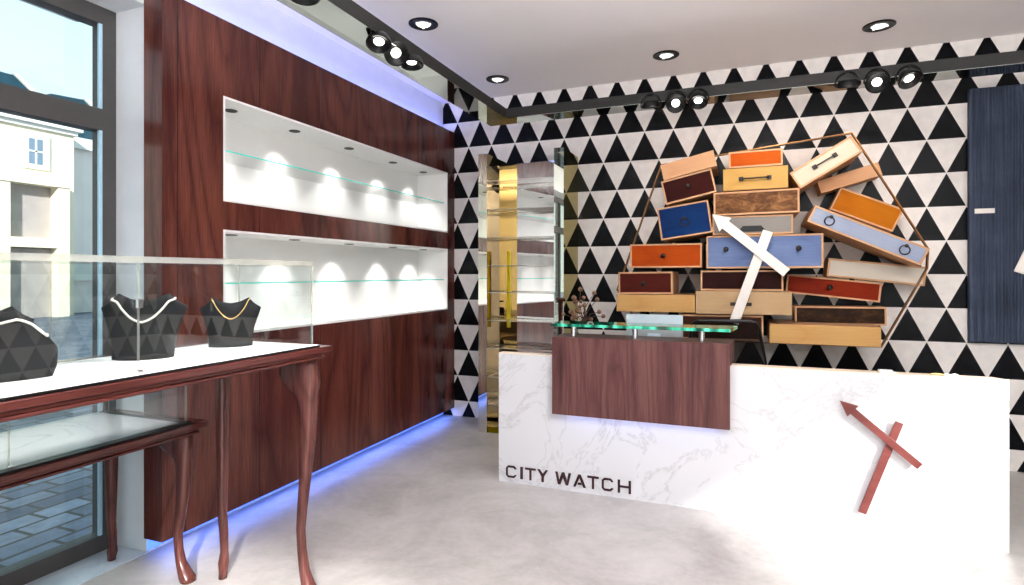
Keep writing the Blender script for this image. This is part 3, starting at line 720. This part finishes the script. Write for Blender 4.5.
# ------------------------------------------------------------------ display tables
LEGP = [(1.075, .086), (1.04, .096), (1.0, .103), (.965, .099), (.943, .084), (.92, .062), (.895, .048), (.86, .040), (.80, .036), (.717, .032), (.60, .027), (.5, .0235), (.40, .021), (.307, .019), (.218, .019), (.13, .022), (.075, .028), (.03, .035), (.0, .033)]
AXIS = [(1.075, -.077), (1.0, -.074), (.95, -.060), (.92, -.040), (.895, -.028), (.86, -.022), (.80, -.021), (.717, -.024), (.6, -.034), (.5, -.044), (.40, -.056), (.307, -.064), (.218, -.058), (.13, -.044), (.075, -.024), (.03, -.004), (0, .003)]
def lerp_tab(tab, z):
    for (a, b), (c, d) in zip(tab, tab[1:]):
        if z >= c: return b + (d - b) * (a - z) / (a - c)
    return tab[-1][1]
def leg_mesh(x, y, s, top, front=True):
    """cabriole leg; its knee bracket turns inwards and its foot outwards (s = outward sign along x). Rear legs are plainer."""
    bm = nb(); rings = []
    k = top / 1.075
    for z, wx in LEGP:
        c0 = x + s * (lerp_tab(AXIS, z))
        if not front:
            c0 = x + s * (.002 if z > .3 else -.012 * (1 - abs(z - .15) / .15))
            wx = .034 - .017 * (1.075 - z) / .95 if z > .13 else (.017 + .011 * (.13 - z) / .1 if z > .03 else .018)
        wy = min(wx, .034 + .2 * max(0, wx - .034))
        ringp = []
        for i in range(16):
            a = 2 * PI * i / 16; c, sn = math.cos(a), math.sin(a); e = .8
            ringp.append(Vector((c0 + wx * (abs(c) ** e) * (1 if c >= 0 else -1), y + wy * (abs(sn) ** e) * (1 if sn >= 0 else -1), z * k)))
        rings.append(ringp)
    loft(bm, rings); return bm
def make_table(name, label, xf, xb, y0, y1, ztop, box_h, yend, xgf, xgb, ynear, seam, cloth, rim=.028):
    t = thing(name, label, 'display table', ((xf + xb) / 2, (y0 + y1) / 2, 0), group='wooden jewellery display tables')
    loc = lambda n, bm, m, **k: obj(n, bm, m, t, local=False, **k)
    # moulded top: stepped profile run along y
    bm = nb(); prof = [(0, 0), (0, -.012), (-.006, -.018), (-.006, -.026), (-.014, -.032), (-.014, -.052), (0, -.06)]
    rings = []
    lip = .026
    box(bm, xb, xf, y0, y1, ztop - lip, ztop)
    box(bm, xb + .014, xf - .010, y0 + .05, y1 - .05, ztop - .040, ztop - lip)
    box(bm, xb + .006, xf - .004, y0 + .05, y1 - .045, ztop - .052, ztop - .040)
    loc('table_top', bm, 'table_wood_long', bevel=.004)
    fx, bx = xf - .05, xb + .05
    for x, y, s in ((fx, y1 - .075, 1), (bx, y1 - .075, -1), (fx, y0 + .075, 1), (bx, y0 + .075, -1)):
        o = loc('leg', leg_mesh(x, y, s, ztop - .05, s > 0), 'table_wood', smooth=True)
    # base plate with dark edge
    bm = nb(); box(bm, xgb - .03, xgf + .03, ynear, yend + .008, ztop, ztop + .009); loc('dark_base', bm, 'black')
    bm = nb(); box(bm, xgb - .028, xgf + rim, ynear + .002, yend + .034 - .028 + min(0, rim - .028), ztop + .009, ztop + .0105); loc('base_plate', bm, cloth)
    zb = ztop + .0105; zt = zb + box_h; g = .008
    gc = thing('glass_cover', None, None, (0, 0, 0)); gc.parent = t
    def pane(a): 
        b2 = nb(); box(b2, *a); bmesh.ops.translate(b2, vec=-Vector(t.location), verts=b2.verts); obj('glass_pane', b2, ['glass', 'glass_edge'], gc, edge=True)
    ys = [ynear] + seam + [yend]
    for a, b in zip(ys, ys[1:]):
        pane((xgf - g, xgf, a + .0015, b - .0015, zb, zt)); pane((xgb, xgb + g, a + .0015, b - .0015, zb, zt))
    pane((xgb + g, xgf - g, yend - g, yend, zb, zt)); pane((xgb + g, xgf - g, ynear, ynear + g, zb, zt))
    pane((xgb - .004, xgf + .004, ynear, yend + .004, zt, zt + .020))
    for y in seam:
        for zc in ((zb + .22), zb + .004):
            b2 = nb(); box(b2, xgf - .004, xgf + .008, y - .008, y + .008, zc - .014 if zc > zb + .1 else zc - .004, zc + .014 if zc > zb + .1 else zc + .006); bmesh.ops.translate(b2, vec=-Vector(t.location), verts=b2.verts); obj('metal_clip', b2, 'chrome', gc)
    return t
make_table('display_table', 'tall carved wooden table carrying a long glass case of black busts', -1.735, -2.37, .28, 2.165, 1.136, .350, 2.085, -1.775, -2.215, .34, [1.28], 'white_cloth')
make_table('display_table', 'lower carved wooden table with an empty glass case by the window', -2.405, -3.04, .25, 2.085, .753, .27, 2.0, -2.445, -3.0, .31, [1.28], 'marble', -.012)

# busts in the tall case
def bust_mesh(sc, kind, wide=1.0):
    bm = nb()
    if kind == 'square':
        T = [(0, .19), (.3, .197), (.58, .215), (.74, .192), (.86, .180), (1, .168)]; Wd = [(0, .088), (.06, .092), (.1, .102), (.14, .116), (.168, .125), (.22, .125)]
    else:
        T = [(0, .192), (.3, .20), (.45, .202), (.62, .178), (.8, .135), (.93, .105), (1, .085)]; Wd = [(0, .118), (.03, .126), (.06, .128), (.1, .128), (.22, .128)]
    Wd = [(a, b * wide) for a, b in Wd]
    def ip(tab, v):
        for (a, b), (c, d) in zip(tab, tab[1:]):
            if v <= c: return b + (d - b) * (v - a) / (c - a)
        return tab[-1][1]
    NS, NV = 24, 10; F_, B_ = [], []
    for j in range(NV + 1):
        rf, rb = [], []
        for i in range(NS + 1):
            s = -1 + 2 * i / NS; z = j / NV * ip(T, abs(s)); x = s * ip(Wd, z)
            y = .055 - .05 * (1 - s * s) ** .8 + .22 * z
            rf.append(bm.verts.new((x * sc, y * sc, z * sc))); rb.append(bm.verts.new((x * sc, (y + .022) * sc, z * sc)))
        F_.append(rf); B_.append(rb)
    for j in range(NV):
        for i in range(NS):
            bm.faces.new((F_[j][i], F_[j][i + 1], F_[j + 1][i + 1], F_[j + 1][i])); bm.faces.new((B_[j][i], B_[j + 1][i], B_[j + 1][i + 1], B_[j][i + 1]))
        bm.faces.new((F_[j][0], F_[j + 1][0], B_[j + 1][0], B_[j][0])); bm.faces.new((F_[j][NS], B_[j][NS], B_[j + 1][NS], F_[j + 1][NS]))
    for i in range(NS):
        bm.faces.new((F_[0][i], B_[0][i], B_[0][i + 1], F_[0][i + 1])); bm.faces.new((F_[NV][i], F_[NV][i + 1], B_[NV][i + 1], B_[NV][i]))
    surf = lambda s, v: Vector(((s * ip(Wd, v * ip(T, abs(s)))) * sc, (.055 - .05 * (1 - s * s) ** .8 + .22 * v * ip(T, abs(s))) * sc, v * ip(T, abs(s)) * sc))
    return bm, surf
ZB = 1.136 + .0105 + .0005
def bust(loc, rz, sc, kind, label, nlabel, nmat, nr, dip, s0, wide=1.0):
    t = thing('necklace_bust', label, 'jewellery bust', (loc[0], loc[1], ZB), (0, 0, rz), 'black necklace busts in the glass case')
    bm, surf = bust_mesh(sc, kind, wide); obj('bust_body', bm, 'black_matte', t, smooth=True)
    bm = nb(); prism(bm, [(-.05 * sc, .15 * sc), (.05 * sc, .15 * sc), (.03 * sc, .075 * sc), (-.03 * sc, .075 * sc)], 0, .006, 'xy')
    prism(bm, [(.085 * sc, .006), (.145 * sc, .006), (.115 * sc, .15 * sc)], -.012 * sc, .012 * sc, 'yz'); obj('easel_foot', bm, 'black_matte', t)
    if nlabel:
        pts = []
        for i in range(25):
            u = -1 + 2 * i / 24; s = u * s0; v = 1.0 - (1 - u * u) * dip if abs(u) < 1 else 1.0
            p = surf(s, min(v, 1)); p.y -= nr * .9; pts.append(p)
        pts = [pts[0] + Vector((0, .02, .004))] + pts + [pts[-1] + Vector((0, .02, .004))]
        bm = nb(); tube(bm, pts, nr, 8); n = obj('necklace', bm, nmat, smooth=True); tag(n, nlabel, 'necklace', 'necklaces on the black busts')
        n.location = t.location; n.rotation_euler = t.rotation_euler
    return t
bust((-2.0, .98), R(62), 1.0, 'round', 'large black rounded necklace bust, nearest in the glass case', 'white pearl strand across the nearest rounded black bust', 'pearl', .0042, .16, .85, 1.35)
bust((-2.16, 1.04), R(50), .98, 'square', 'small black bust without necklace half hidden behind the nearest bust', None, None, 0, 0, 0)
bust((-2.03, 1.465), R(44), 1.12, 'square', 'black necklace bust with white pearls in the middle of the glass case', 'white pearl strand on the middle black bust', 'pearl', .0042, .36, .72)
bust((-2.03, 1.87), R(47), .98, 'square', 'black necklace bust with thin gold chain at the far end of the glass case', 'thin gold chain on the bust at the far end of the glass case', 'gold', .0022, .36, .62)

# ------------------------------------------------------------------ the street outside
bm = nb(); box(bm, -60, -3.25, -40, 70, -.22, -.12); struct('street_pavement', bm, 'cobble', 'blue grey stone paving outside the window', 'pavement')
K = 24 / 11.0
def fz(z): return 1.46 + (z - 1.46) * K
t = thing('townhouse', 'cream townhouse with white cornice and shaded bay across the street', 'building', (-24, 8, -.12))
loc = lambda n, bm, m: obj(n, bm, m, t, local=False)
Y1 = 6.731 * K
bm = nb(); box(bm, -32, -24, -14, Y1, -.12, fz(4.0)); loc('facade', bm, 'cream_stucco')
bm = nb(); box(bm, -32, -23.75, -14, Y1 + .2, fz(3.97), fz(4.10)); box(bm, -32, -23.88, -14, Y1 + .08, fz(3.90), fz(3.97)); loc('cornice', bm, 'white_trim')
for ya in (6.016, 4.9, 3.8):
    a, b, c, d = ya * K, (ya + .204) * K, fz(3.30), fz(3.72)
    bm = nb(); box(bm, -24.0, -23.93, a - .18, b + .25, c - .18, d + .18); w = loc('window_surround', bm, 'white_trim')
    bm = nb(); box(bm, -23.935, -23.92, a, b, c, d); bmesh.ops.translate(bm, vec=-Vector(t.location), verts=bm.verts); p = obj('window_glass', bm, 'dark_glass', w)
    bm = nb(); m = (a + b) / 2; n = (c + d) / 2; box(bm, -23.925, -23.90, m - .03, m + .03, c, d); box(bm, -23.925, -23.90, a, b, n - .03, n + .03); bmesh.ops.translate(bm, vec=-Vector(t.location), verts=bm.verts); obj('glazing_bar', bm, 'white_trim', w)
a, b = 5.649 * K, 6.328 * K
bm = nb(); box(bm, -24, -23.45, a - .35, a - .02, -.12, fz(2.93)); box(bm, -24, -23.45, b, b + .4, -.12, fz(2.93)); box(bm, -24, -23.4, a - .4, b + .45, fz(2.93), fz(3.02)); box(bm, -24, -23.47, a - .02, b, fz(1.9), fz(2.06)); loc('bay_frame', bm, 'cream_stucco')
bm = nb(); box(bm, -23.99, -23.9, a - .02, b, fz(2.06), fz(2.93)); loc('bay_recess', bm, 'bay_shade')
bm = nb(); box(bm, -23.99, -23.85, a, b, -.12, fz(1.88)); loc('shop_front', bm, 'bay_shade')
bm = nb(); prism(bm, [(4, 7), (4, 9.12), (13.76, 9.10), (14.40, 8.55), (14.40, 7)], -31, -26, 'yz'); loc('roof', bm, 'slate')
bm = nb(); prism(bm, [(13.70, 9.14), (13.84, 9.16), (14.68, 8.5), (14.68, 7.2), (14.40, 7.2), (14.40, 8.55)], -31, -25.9, 'yz'); loc('roof_verge', bm, 'white_trim')
t = thing('grey_house', 'blue grey shaded house with slate roof beyond the cream townhouse', 'building', (-25, 18, -.12))
loc = lambda n, bm, m: obj(n, bm, m, t, local=False)
bm = nb(); box(bm, -33, -25.4, Y1 + .3, 34, -.12, 6.9); loc('facade', bm, 'grey_stucco')
bm = nb(); box(bm, -33, -25.2, Y1 + .3, 34, 6.6, 7.05); box(bm, -25.45, -25.25, Y1 + .3, 34, 1.2, 1.9); loc('string_course', bm, 'white_trim')
bm = nb(); prism(bm, [(Y1 + .3, 7.05), (Y1 + .3, 8.74), (16.25, 8.84), (16.6, 8.55), (16.9, 8.62), (34, 8.8), (34, 7.05)], -33, -25.9, 'yz'); loc('roof', bm, 'slate')
bm = nb(); prism(bm, [(16.2, 8.86), (16.34, 8.88), (16.98, 8.55), (16.98, 7.06), (16.62, 7.06), (16.62, 8.52)], -33, -25.8, 'yz'); loc('roof_verge', bm, 'white_trim')

# ------------------------------------------------------------------ light
W = bpy.data.worlds.new('World'); scene.world = W; W.use_nodes = True
nt = W.node_tree; bg = nt.nodes['Background']
tc = nt.nodes.new('ShaderNodeTexCoord'); sp = nt.nodes.new('ShaderNodeSeparateXYZ'); nt.links.new(tc.outputs['Generated'], sp.inputs[0])
rp = nt.nodes.new('ShaderNodeValToRGB'); nt.links.new(sp.outputs[2], rp.inputs[0])
rp.color_ramp.elements[0].position = 0; rp.color_ramp.elements[0].color = (.86, .96, .97, 1)
rp.color_ramp.elements[1].position = .55; rp.color_ramp.elements[1].color = (.52, .82, .92, 1)
nt.links.new(rp.outputs[0], bg.inputs[0]); bg.inputs[1].default_value = 1.25

def lamp(kind, name, loc, energy, color=(1, 1, 1), size=.1, size_y=None, target=None, rot=None):
    l = bpy.data.lights.new(name, kind); l.energy = energy; l.color = color
    if kind == 'AREA':
        l.size = size
        if size_y: l.shape = 'RECTANGLE'; l.size_y = size_y
    o = bpy.data.objects.new(name, l); C.objects.link(o); o.location = loc
    if target is not None: o.rotation_euler = (Vector(target) - Vector(loc)).to_track_quat('-Z', 'Y').to_euler()
    if rot is not None: o.rotation_euler = rot
    return o
s = lamp('SUN', 'sun', (6, -6, 6), 6.5, (1, .98, .95)); s.data.angle = R(2.0)
s.rotation_euler = Vector((-.6, .8, -.45)).to_track_quat('-Z', 'Y').to_euler()
lamp('AREA', 'ceiling_fill', (.2, .8, 3.2), 36, (.97, .98, 1), 4.5, 4.5, rot=(0, 0, 0))
lamp('AREA', 'front_fill', (2.7, -1.6, 1.7), 20, (.97, .98, 1), 1.6, 2.2, target=(-1.2, 4.2, 1.3))  # added unseen fill lamp, kept out of the tower mirror's view
lamp('AREA', 'ceiling_lift_fill', (.7, .0, 2.1), 410, (1, .985, .98), 2.5, 2.0, rot=(R(180), 0, 0))  # added unseen lamp facing up, only to brighten the ceiling
lamp('AREA', 'led_under_panel', (-2.80, 3.74, .07), 3.6, (.12, .25, 1), .06, 3.2, rot=(0, R(-25), 0))
lamp('AREA', 'led_under_box', (-.62, 3.75, .522), .5, (.45, .5, 1), 1.0, .04, rot=(0, 0, 0))
lamp('AREA', 'led_over_panel', (-2.83, 3.74, 2.94), 4.5, (.25, .30, 1), .06, 3.2, rot=(R(180), 0, 0))
for y, tg in ((2.06, (-2.0, 1.2, 1.1)), (2.53, (-2.0, 1.5, 1.1)), (2.85, (-1.9, 1.9, 1.1))):
    l = lamp('SPOT', 'track_beam', (-1.735, y - .02, 2.60), 60, (1, .97, .93), target=tg); l.data.spot_size = R(60); l.data.spot_blend = .7; l.data.shadow_soft_size = .03
for x, e in ((-.5, 8), (.25, 18), (.9, 12)):
    l = lamp('SPOT', 'wall_wash', (x, 4.17, 2.62), e, (1, .90, .80), target=(x, 5.3, 2.0)); l.data.spot_size = R(95); l.data.spot_blend = .8; l.data.shadow_soft_size = .05

# ------------------------------------------------------------------ camera
cam = bpy.data.cameras.new('camera'); co = bpy.data.objects.new('camera', cam); C.objects.link(co)
co.location = (0, 0, 1.46); co.rotation_euler = (R(90), 0, R(21.56))
cam.sensor_width = 36; cam.lens = 582 / 1024 * 36; cam.shift_y = -(292.5 - 274.2) / 1024; cam.clip_start = .02; cam.clip_end = 200
scene.camera = co
scene.view_settings.view_transform = 'Standard'; scene.view_settings.look = 'None'; scene.view_settings.exposure = .10; scene.view_settings.gamma = .92
scene.cycles.max_bounces = 12; scene.cycles.transparent_max_bounces = 24; scene.cycles.glossy_bounces = 6
scene.cycles.use_denoising = True; scene.cycles.sample_clamp_indirect = 6
scene.cycles.caustics_reflective = False; scene.cycles.caustics_refractive = False
